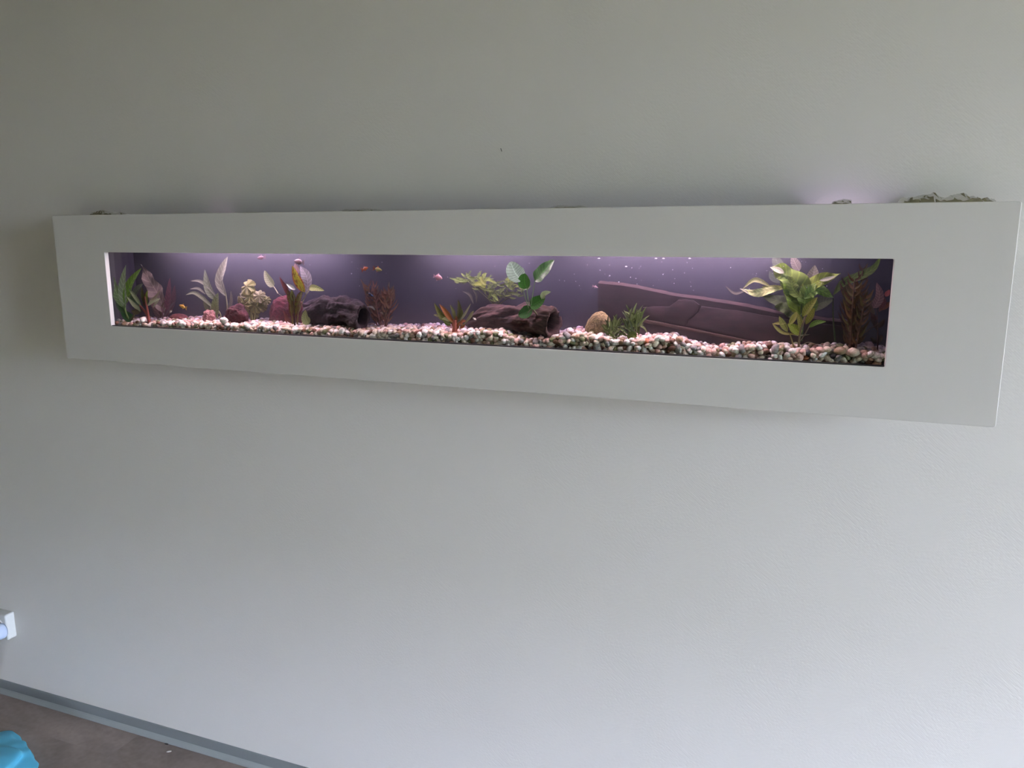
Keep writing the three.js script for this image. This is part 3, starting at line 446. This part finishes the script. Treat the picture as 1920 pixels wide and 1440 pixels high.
{ // two grassy clumps
  const clump = (label, bx, by, n, spread, len, z, k) => {
    const P = plant('grass_plant', label, [bx, by], z); stem(P, [[bx, by + 3], [bx, by - 6], [bx, by - 16]], 9, '#4a3428', { w1: 5 });
    for (let i = 0; i < n; i++) { const a = (i + 0.5) / n * 2 - 1, x0 = bx + rr(-12, 12) * (0.6 + 0.4 * spread), y0 = by - rr(2, 0.6 * len), ang = a * 1.2 + rr(-0.25, 0.25), L = len * rr(0.32, 0.62), x1 = x0 + Math.sin(ang) * L * 0.6 * spread, y1 = y0 - Math.cos(ang) * L * 0.62, x2 = x0 + Math.sin(ang) * L * 1.1 * spread, y2 = y0 - Math.cos(ang) * L * (1 - Math.abs(a) * 0.15); leaf(P, [[x0, y0], [x1, y1], [x2, y2]], rr(3.6, 5.6), ['#62743c', '#7a8c50', '#98a86c', '#50603a'][i % 4], { prof: 'blade', n: 8, z: z + rr(-0.012, 0.012), roll: rr(-0.5, 0.5) }); }
    return P;
  };
  clump('smaller dark green grassy clump before the tan stone', 1148, 638, 46, 0.75, 46, -0.046, 1);
  const Q = clump('taller dark green grassy clump to the right of the smaller one', 1187, 634, 62, 0.75, 62, -0.042, 2);
  leaf(Q, [[1200, 610], [1208, 615], [1215, 626]], 5, '#a0a878', { prof: 'blade' }); leaf(Q, [[1178, 606], [1184, 609], [1191, 614]], 6, '#a4ae6c', { prof: 'blade' }); leaf(Q, [[1172, 612], [1165, 612], [1160, 613]], 5, '#8a9660', { prof: 'blade' }); leaf(Q, [[1178, 636], [1186, 628], [1194, 632]], 14, '#6a7c28', { prof: 'ovate', z: -0.034 });
}
{ // slate slab with flaking layers
  const top = [[1121, 531], [1165, 535], [1200, 541], [1260, 554], [1320, 562], [1400, 575], [1480, 592], [1560, 602], [1600, 606]], zf = -0.082, zb = -0.108;
  const o = thing('slate_slab', 'long brown slate slab leaning across the right half of the aquarium', 'stone', at(1350, 650, zf).toArray());
  const mk = (pts, z0, z1, bev, mat, name) => { const sh = new THREE.Shape(pts.map((p) => new THREE.Vector2(p.x, p.y))); const g = new THREE.ExtrudeGeometry(sh, { depth: z1 - z0 - 2 * bev[0], bevelEnabled: true, bevelThickness: bev[0], bevelSize: bev[1], bevelOffset: -bev[1], bevelSegments: 2 }); g.translate(0, 0, z0 + bev[0]); return part(name, toCreasedNormals(g, 0.5), mat, o); };
  const slateTex = dataTex(256, (u, v) => { const n = 0.8 + 0.35 * nz(u * 5, v * 12, 2.2, 4); return [cl(n), cl(n * 0.95), cl(n * 0.93)]; }, true, 6, 6);
  const mat = std('#332526', 0.8, { map: slateTex, bumpMap: slateTex, bumpScale: 0.0006 }), mat2 = std('#3d2b28', 0.8, { map: slateTex, bumpMap: slateTex, bumpScale: 0.0006 });
  const jag = (pts, amp, n = 8) => { const out = []; for (let i = 0; i < pts.length; i++) { const a = pts[i], b = pts[(i + 1) % pts.length]; for (let k = 0; k < n; k++) { const t = k / n, q = V().lerpVectors(a, b, t); out.push(k ? q.add(V(amp * nz(q.x * 60, q.y * 60, 1, 2), amp * nz(q.x * 60, q.y * 60, 8, 2), 0)) : q); } } return out; };
  const tp = top.map(([x, y]) => at(x, y, zf)), bottom = [at(1600, 680, zf), at(1121, 660, zf)];
  mk(jag([...tp, ...bottom], 0.0015, 4).reverse(), zb, zf, [0.0005, 0.0003], mat, 'slab');
  // sloping broken top edge
  { const pos = [], idx = [], uv = []; const N = 60, c = new THREE.CatmullRomCurve3(tp, false, 'catmullrom', 0.05); for (let i = 0; i <= N; i++) { const p = c.getPoint(i / N), j = 0.003 * nz(p.x * 50, 3, 1, 3); [[0.0, 0.001], [-0.004 + j, 0.0042 + j], [-0.018, 0.007 + j], [-0.026, 0.002]].forEach(([dz, dy], k) => { pos.push(p.x, p.y + dy - 0.002, zf + dz); uv.push(p.x, k * 0.01); }); } for (let i = 0; i < N; i++) for (let k = 0; k < 3; k++) { const a = i * 4 + k, b = a + 4; idx.push(a, b, a + 1, b, b + 1, a + 1); } const g = new THREE.BufferGeometry(); g.setAttribute('position', new THREE.Float32BufferAttribute(pos, 3)); g.setAttribute('uv', new THREE.Float32BufferAttribute(uv, 2)); g.setIndex(idx); g.computeVertexNormals(); part('broken_edge', g, std('#3f2d2a', 0.9, { map: slateTex, side: THREE.DoubleSide }), o, 'paler broken top edge'); }
  const P = (a, z) => a.map(([x, y]) => at(x, y, z));
  mk(jag(P([[1206, 576], [1255, 575], [1272, 562], [1300, 563], [1312, 572], [1306, 586], [1292, 598], [1286, 612], [1210, 597]], zf), 0.003).reverse(), zf - 0.001, zf + 0.003, [0.001, 0.001], mat2, 'slate_flake');
  mk(jag(P([[1316, 574], [1400, 585], [1480, 600], [1585, 612], [1585, 660], [1420, 640], [1286, 612], [1294, 598], [1310, 586]], zf), 0.003).reverse(), zf - 0.001, zf + 0.0025, [0.001, 0.001], mat2, 'slate_flake');
  mk(jag(P([[1206, 598], [1286, 613], [1420, 641], [1420, 645], [1300, 622], [1206, 604]], zf), 0.001).reverse(), zf - 0.001, zf + 0.005, [0.001, 0.001], std('#4e3731', 0.8, { map: slateTex }), 'slate_flake');
}
{ // large wavy plant upper right
  const P = plant('wavy_leaf_plant', 'large bright green plant with wavy leaves above the slate slab', [1500, 640], -0.066);
  stem(P, [[1502, 640], [1504, 600], [1502, 560]], 6, '#39471f', { w1: 4 }); stem(P, [[1503, 610], [1506, 580], [1510, 555]], 4, '#5a6a2a');
  leaf(P, [[1500, 590], [1496, 545], [1474, 516], [1447, 501]], 46, '#8ea83c', { wave: 0.2, waves: 15, prof: 'ovate', fy: 0.6, n: 26 }); leaf(P, [[1470, 512], [1458, 506], [1444, 501]], 10, '#e4e2ca', { thick: 1, z: -0.06 }); leaf(P, [[1502, 575], [1490, 552], [1474, 528], [1466, 512]], 26, '#6f8a34', { z: -0.062, wave: 0.16, waves: 17, n: 24 });
  leaf(P, [[1462, 541], [1437, 546], [1415, 550], [1387, 541]], 15, '#c9cb8e', { wave: 0.16, waves: 11, thick: 1, z: -0.055 }); leaf(P, [[1446, 538], [1422, 526], [1412, 526], [1392, 542]], 9, '#b0b274', { fold: 0.4 }); leaf(P, [[1472, 540], [1452, 540], [1428, 538]], 10, '#a9b060', { wave: 0.1 });
  leaf(P, [[1508, 570], [1515, 540], [1542, 524], [1576, 513]], 25, '#a8bc44', { wave: 0.22, waves: 13, n: 24 }); leaf(P, [[1537, 526], [1552, 523], [1568, 517]], 7, '#e8e4cc', { thick: 1, z: -0.058 }); leaf(P, [[1508, 560], [1530, 543], [1563, 558]], 20, '#7ca63c', { wave: 0.18, waves: 12, n: 22, z: -0.058 }); leaf(P, [[1508, 574], [1512, 552], [1530, 531]], 28, '#8fae44', { wave: 0.16, n: 22, z: -0.06 });
  leaf(P, [[1502, 560], [1486, 540], [1484, 518]], 20, '#9cb048', { wave: 0.16, n: 20, z: -0.06 }); leaf(P, [[1505, 600], [1480, 580], [1452, 575]], 26, '#5f7434', { z: -0.085, wave: 0.15, n: 20 }); leaf(P, [[1506, 590], [1522, 572], [1520, 552]], 22, '#6f8c38', { z: -0.075, wave: 0.15, n: 20 });
  leaf(P, [[1516, 536], [1524, 518], [1528, 497]], 20, '#aca78c', { z: -0.1 }); leaf(P, [[1499, 508], [1492, 496], [1484, 478]], 16, '#b4a89c', { z: -0.1 }); leaf(P, [[1470, 510], [1458, 494], [1450, 476]], 18, '#7a8668', { z: -0.104 }); leaf(P, [[1502, 585], [1470, 568], [1430, 556]], 24, '#5a6a38', { z: -0.1, wave: 0.1 }); leaf(P, [[1505, 585], [1540, 568], [1562, 562]], 22, '#4a5a2a', { z: -0.1 }); leaf(P, [[1465, 530], [1450, 520], [1443, 508]], 14, '#66745a', { z: -0.104 });
  leaf(P, [[1396, 546], [1378, 550], [1360, 536]], 5, '#7a7460', { z: -0.1 }); leaf(P, [[1405, 552], [1397, 545], [1387, 541]], 3, '#e0d6dc', { z: -0.048 });
}
{
  const P = plant('yellow_stem_plant', 'small yellow-green plant with looping leaves standing before the slate slab', [1496, 656], -0.042);
  stem(P, [[1497, 658], [1500, 625], [1510, 594]], 4.5, '#5e4a34', { w1: 3 }); stem(P, [[1488, 650], [1484, 636], [1480, 624]], 3, '#7a6a3c'); stem(P, [[1501, 650], [1514, 642], [1533, 646]], 1.2, '#a09078', { name: 'root' }); stem(P, [[1498, 640], [1508, 628], [1518, 610]], 3, '#5e4a3c');
  leaf(P, [[1492, 627], [1468, 624], [1455, 614], [1448, 606]], 6, '#c4b468'); leaf(P, [[1474, 606], [1462, 606], [1448, 607]], 6, '#c0b268'); leaf(P, [[1477, 622], [1468, 608], [1461, 593]], 11, '#b4ac5c'); leaf(P, [[1480, 609], [1488, 596], [1494, 584]], 10, '#c2b85c'); leaf(P, [[1501, 622], [1500, 602], [1494, 585]], 9, '#b2a850'); leaf(P, [[1502, 626], [1490, 616], [1477, 607]], 16, '#a8b034', { prof: 'ovate' });
  leaf(P, [[1505, 594], [1516, 576], [1533, 557]], 13, '#9a983c'); leaf(P, [[1511, 608], [1520, 592], [1527, 577]], 11, '#a6983c'); leaf(P, [[1516, 614], [1530, 605], [1549, 603]], 9, '#7c9a36'); leaf(P, [[1484, 627], [1500, 629], [1519, 627]], 3, '#a89c86'); leaf(P, [[1480, 616], [1488, 622], [1490, 614]], 6, '#b4b040');
}
{
  const P = plant('long_leaf_plant', 'dark green long leaf sweeping up to the top right corner of the aquarium', [1562, 640], -0.07);
  stem(P, [[1566, 640], [1562, 590], [1562, 552]], 3, '#3a4a22'); leaf(P, [[1562, 554], [1582, 530], [1616, 516], [1638, 503], [1652, 480]], 15, '#6c8632', { wave: 0.04, dz: 0.02 });
}
{
  const P = plant('feathery_plant', 'tall brown feathery stems near the right end of the aquarium', [1596, 660], -0.05);
  for (const [b, m, t, y] of [[1588, 1590, 1588, 535], [1594, 1597, 1602, 528], [1600, 1606, 1618, 508], [1603, 1615, 1622, 560], [1596, 1602, 1606, 548], [1592, 1594, 1595, 560], [1598, 1610, 1614, 540]]) feather(P, [[b, 660], [m, 600], [t, y]], 28, ['#4a2c20', '#6a4430', '#7a5238', '#5a3a2c', '#6c5a34'], 10, { z: P.z + rr(-0.015, 0.008) });
  leaf(P, [[1586, 560], [1590, 545], [1594, 530]], 18, '#6a5a2c', { z: -0.06 }); stem(P, [[1600, 648], [1620, 625], [1648, 606]], 1.6, '#5a4034', { name: 'side_shoot' });
}
{
  const P = plant('red_leaf_plant', 'dim pink-leaved plant in the dark right end of the aquarium', [1645, 655], -0.07);
  stem(P, [[1645, 660], [1646, 620], [1644, 575]], 3, '#4a2c2c');
  leaf(P, [[1638, 578], [1649, 556], [1644, 530]], 15, '#c08a98', { prof: 'ovate', z: -0.055 }); leaf(P, [[1648, 585], [1656, 568], [1654, 552]], 10, '#a8646c'); leaf(P, [[1648, 580], [1660, 574], [1670, 566]], 10, '#a05838'); leaf(P, [[1640, 590], [1632, 575], [1630, 560]], 8, '#9a7a72'); leaf(P, [[1660, 556], [1664, 550], [1668, 543]], 8, '#d06878', { z: -0.04 }); leaf(P, [[1646, 620], [1640, 606], [1632, 598]], 8, '#5a3a34'); leaf(P, [[1646, 615], [1654, 606], [1658, 598]], 8, '#5e4038'); leaf(P, [[1646, 640], [1640, 640], [1632, 632]], 8, '#4c4438'); leaf(P, [[1646, 645], [1652, 632], [1656, 630]], 8, '#54382f'); leaf(P, [[1645, 600], [1637, 594], [1634, 584]], 9, '#7a4a48');
}

// ---------------------------------------------------------------- fish
function fish(px, py, len, dir, tilt, z, body, fin, label, o = {}) {
  const c = at(px, py, z), s = scaleAt(c), L = len * s, g = new THREE.SphereGeometry(1, 20, 14), p = g.attributes.position;
  const f = thing('fish', label, 'fish', c.toArray());
  for (let i = 0; i < p.count; i++) { const x = p.getX(i), t = (x + 1) / 2, h = (o.deep ?? 0.2) * Math.pow(Math.sin(Math.PI * Math.pow(t, 0.75)), 0.8) + 0.03; const r = Math.max(1e-4, Math.hypot(p.getY(i), p.getZ(i))); const k = r > 1e-3 ? 1 / r : 0; p.setXYZ(i, x * 0.36 + 0.1, p.getY(i) * k * h * Math.min(1, r * 3), p.getZ(i) * k * h * 0.5 * Math.min(1, r * 3)); }
  g.computeVertexNormals();
  const fl = (pts) => { const sh = new THREE.Shape(pts.map(([a, b]) => new THREE.Vector2(a, b))); const e = new THREE.ExtrudeGeometry(sh, { depth: 0.012, bevelEnabled: false }); e.translate(0, 0, -0.006); return e; };
  const add = (n, geo, mat) => { const m = new THREE.Mesh(geo, mat); m.name = n; f.add(m); shade(m); return m; };
  // head at +x
  for (let i = 0; i < p.count; i++) p.setX(i, p.getX(i));
  const b = add('body', g, body); const tail = o.tail ?? 0.2;
  add('tail_fin', fl([[-0.22, 0.02], [-0.36, tail * 0.8], [-0.5, tail], [-0.44, 0], [-0.5, -tail], [-0.36, -tail * 0.8], [-0.22, -0.02]]), fin);
  add('dorsal_fin', fl([[0.16, 0.14], [0.02, (o.deep ?? 0.2) + 0.16], [-0.08, (o.deep ?? 0.2) + 0.12], [-0.06, 0.1]]), fin); add('belly_fin', fl([[0.1, -0.14], [-0.02, -(o.deep ?? 0.2) - 0.12], [-0.1, -(o.deep ?? 0.2) - 0.08], [-0.05, -0.1]]), fin);
  if (o.stripe) { const st = new THREE.BoxGeometry(0.5, 0.05, (o.deep ?? 0.2) * 1.06); st.translate(0.1, 0.05, 0); add('stripe', st, o.stripe); }
  for (const k of [-1, 1]) { const e = new THREE.SphereGeometry(0.03, 10, 8); e.translate(0.36, 0.03, k * (o.deep ?? 0.2) * 0.3); add('eye', e, M.dark); }
  f.scale.setScalar(L); f.rotation.set(0, dir < 0 ? Math.PI : 0, tilt); return f;
}
const fm = (c, r = 0.4) => std(c, r), finM = (c) => new THREE.MeshPhysicalMaterial({ color: c, roughness: 1, transmission: 0.4, thickness: 0, side: THREE.DoubleSide });
fish(490, 483, 20, -1, -0.15, -0.08, fm('#5a3e44'), finM('#583840'), 'slim pale pink fish just under the surface near the left end', { deep: 0.13 });
fish(561, 491, 24, -1, 0.12, -0.055, fm('#584248'), finM('#604850'), 'translucent pink fish above the spotted sword plant', { deep: 0.17 });
fish(684, 504, 16, 1, 0.35, -0.06, fm('#b5562c'), finM('#b04a30'), 'orange fish, left of the pair swimming under the surface', { deep: 0.17, tail: 0.26 });
fish(708, 505, 20, 1, -0.2, -0.055, fm('#a89a58'), finM('#b5582c'), 'yellowish fish with an orange back, right of the swimming pair', { deep: 0.15 });
fish(694, 552, 17, 1, -0.5, -0.05, fm('#3a3444'), finM('#4a4048'), 'dark little fish with a blue stripe before the reddish feathery stems', { deep: 0.13, stripe: std('#6f8fe0', 0.3) });
fish(821, 520, 20, 1, -0.25, -0.06, fm('#94686c'), finM('#b89098'), 'plump pale pink fish left of the lacy fern', { deep: 0.24, tail: 0.16 });
fish(343, 575, 18, -1, 0.3, -0.05, fm('#b48a3c'), finM('#a87c34'), 'small golden fish swimming over the red stone near the left end', { deep: 0.13 });
fish(890, 598, 8, 1, -0.5, -0.05, fm('#e8dcd8'), finM('#d8c8c8'), 'tiny white fish beside the middle driftwood', { deep: 0.18 });
fish(1116, 538, 12, 1, -0.3, -0.06, fm('#a88a94'), finM('#a08088'), 'tiny pale fish beside the upper corner of the slate slab', { deep: 0.13 });
fish(320, 584, 8, -1, -0.5, -0.06, fm('#b0a088'), finM('#a09078'), 'tiny pale fish below the small golden one', { deep: 0.16 });

{ // small air bubbles
  const b = new THREE.InstancedMesh(new THREE.IcosahedronGeometry(1, 2), std('#958e9c', 0.15), 95); b.name = 'air_bubbles'; b.userData.kind = 'stuff'; tag(b, 'scatter of tiny pale air bubbles clinging inside the aquarium glass', 'bubbles');
  const m = new THREE.Matrix4(); for (let i = 0; i < 95; i++) { const right = rnd() < 0.75, px = right ? rr(1070, 1560) : rr(540, 1060), py = 490 + Math.pow(rnd(), 1.3) * 55, p = at(px, py, -0.026), r = rr(0.0004, 0.0009) * (rnd() < 0.08 ? 1.8 : 1); m.makeScale(r, r, r).setPosition(p); b.setMatrixAt(i, m); }
  for (const [i, x, y] of [[0, 1123, 485], [1, 1230, 485], [2, 1244, 485], [3, 1293, 485], [4, 1174, 500]]) { const p = at(x, y, -0.027); m.makeScale(0.0028, 0.0014, 0.002).setPosition(p); b.setMatrixAt(i, m); }
  scene.add(b); shade(b);
}

// ---------------------------------------------------------------- foil on the hood
function foil(px0, px1, h, label, k, z0 = -0.1, z1 = -0.028) {
  const a = at(px0, 390, (z0 + z1) / 2).x, b = at(px1, 390, (z0 + z1) / 2).x, n = Math.max(10, Math.round((b - a) / 0.005)), m = 14, pos = [], idx = [], y0 = FY + 0.4085;
  for (let i = 0; i <= n; i++) for (let j = 0; j <= m; j++) { const u = i / n, v = j / m, x = a + (b - a) * u, z = z1 + (z0 - z1) * v, env = Math.pow(Math.sin(Math.PI * Math.min(1, Math.max(0, u))), 0.16) * Math.pow(Math.sin(Math.PI * v), 0.25); pos.push(x + 0.003 * nz(x * 150, z * 150, k, 1), y0 + env * (0.0125 + h * Math.max(0.05, 0.5 + 0.9 * nz(x * 26 + k, z * 24, k, 2) + 0.9 * nz(x * 70, z * 70, k, 2))), z + 0.004 * nz(x * 130, z * 130, k + 5, 1)); }
  for (let i = 0; i < n; i++) for (let j = 0; j < m; j++) { const p = i * (m + 1) + j, q = p + m + 1; idx.push(p, p + 1, q, q, p + 1, q + 1); }
  const g = new THREE.BufferGeometry(); g.setAttribute('position', new THREE.Float32BufferAttribute(pos, 3)); g.setIndex(idx); g.computeVertexNormals();
  single('aluminium_foil', g, M.foil, label, 'foil');
}
foil(1680, 1868, 0.014, 'long crumpled aluminium foil piece on top of the right end of the white panel', 2.3);
foil(1556, 1598, 0.006, 'small foil scrap just left of the long foil piece on the white panel', 5.1, -0.08);
foil(1028, 1104, 0.003, 'low strip of foil peeping over the middle of the white panel', 7.7);
foil(638, 718, 0.003, 'thin flat strip of foil peeping over the panel left of the middle', 9.2);
foil(174, 224, 0.009, 'crumpled foil scrap at the left end of the white panel', 11.4);

// ---------------------------------------------------------------- small things on wall and floor
{
  const p0 = at(27, 1146, R.z0), y1 = p0.y, y0 = at(27, 1191, R.z0).y, x1 = p0.x, x0 = x1 - 0.085, zf = R.z0 + 0.036;
  const s = thing('power_socket', 'white surface-mounted power socket low on the wall at the left edge', 'socket', [x1 - 0.04, y0, R.z0]);
  part('housing', rbox(x0, x1, y0, y1, R.z0, zf, 0.006, 4), M.offwhite, s);
  const cx = (x0 + x1) / 2, cy = (y0 + y1) / 2 + 0.004; const ring = new THREE.TorusGeometry(0.024, 0.0035, 10, 32); ring.translate(cx, cy, zf); part('rim', ring, M.offwhite, s);
  const di = new THREE.CylinderGeometry(0.0225, 0.0225, 0.002, 32); di.rotateX(Math.PI / 2); di.translate(cx, cy, zf + 0.0005); part('recess', di, std('#5b5655', 0.6), s);
  const g = thing('plug', 'pale blue-white plug pushed into the socket at the left edge', 'plug', [cx - 0.005, cy - 0.02, zf]);
  const pc = at(-7, 1188, zf + 0.03);
  const pg = new THREE.LatheGeometry([[0, 0], [0.02, 0], [0.023, 0.006], [0.0225, 0.026], [0.017, 0.038], [0.008, 0.043], [0, 0.044]].map(([a, b]) => new THREE.Vector2(a, b)), 28); pg.rotateX(Math.PI / 2); pg.scale(1, 1.25, 1); pg.translate(pc.x, pc.y, zf + 0.001); part('plug_body', pg, M.cable, g);
  part('cord', tube([V(pc.x, pc.y, zf + 0.04), V(pc.x - 0.008, pc.y - 0.05, zf + 0.054), V(pc.x - 0.05, pc.y - 0.14, zf + 0.04), V(pc.x - 0.09, 0.006, zf + 0.05)], 0.0035, 0.0035, 10, 30), M.cable, g);
}
{ // blue cloth heaped on the floor, mostly outside the frame
  const cx = -0.325, cz = 0.285, n = 90, pos = [], idx = [], A = 70, B = 26;
  const g = icos(28), p = g.attributes.position, v = V();
  for (let i = 0; i < p.count; i++) { v.fromBufferAttribute(p, i); const f = 1 + 0.26 * nz(v.x * 1.5 + 3, v.y * 1.5, v.z * 1.5, 1) + 0.10 * nz(v.x * 3.6, v.y * 3.6 + 4, v.z * 3.6, 1); p.setXYZ(i, cx + v.x * f * 0.235, Math.max(0.002 + 0.002 * (1 + nz(v.x * 5, v.z * 5, 1, 2)), 0.018 + v.y * f * 0.06), cz + v.z * f * 0.2); }
  g.computeVertexNormals(); single('cloth', g, M.blue, 'crumpled bright blue cloth lying on the floor in the lower left corner', 'cloth');
}
{ const p = at(317, 1410, 0), d = p.clone().sub(eye), q = eye.clone().addScaledVector(d, -eye.y / d.y); const g = fineG[1].clone(); const m = single('paint_chip', g, std('#d8d4ce', 0.6), 'small white paint chip lying on the floor near the skirting', 'paint chip'); m.scale.set(0.006, 0.0025, 0.0035); m.position.set(q.x, 0.002, q.z); m.rotation.y = 0.6; }
{ const p = at(321, 1389, 0), d = p.clone().sub(eye), q = eye.clone().addScaledVector(d, -eye.y / d.y); const m = single('paint_chip', fineG[3].clone(), std('#4a4340', 0.8), 'dark crumb on the floor touching the skirting', 'crumb'); m.scale.set(0.006, 0.0025, 0.003); m.position.set(q.x, 0.002, Math.max(q.z, R.z0 + 0.022)); }
{ const p = at(940, 281, R.z0); const g = new THREE.CapsuleGeometry(0.0008, 0.007, 4, 8); g.rotateZ(0.35); const m = single('wall_mark', g, std('#3f3f3a', 0.8), 'tiny dark nail mark on the wall above the middle of the panel', 'mark'); m.position.set(p.x, p.y, R.z0 + 0.0006); }

renderer.render(scene, camera);
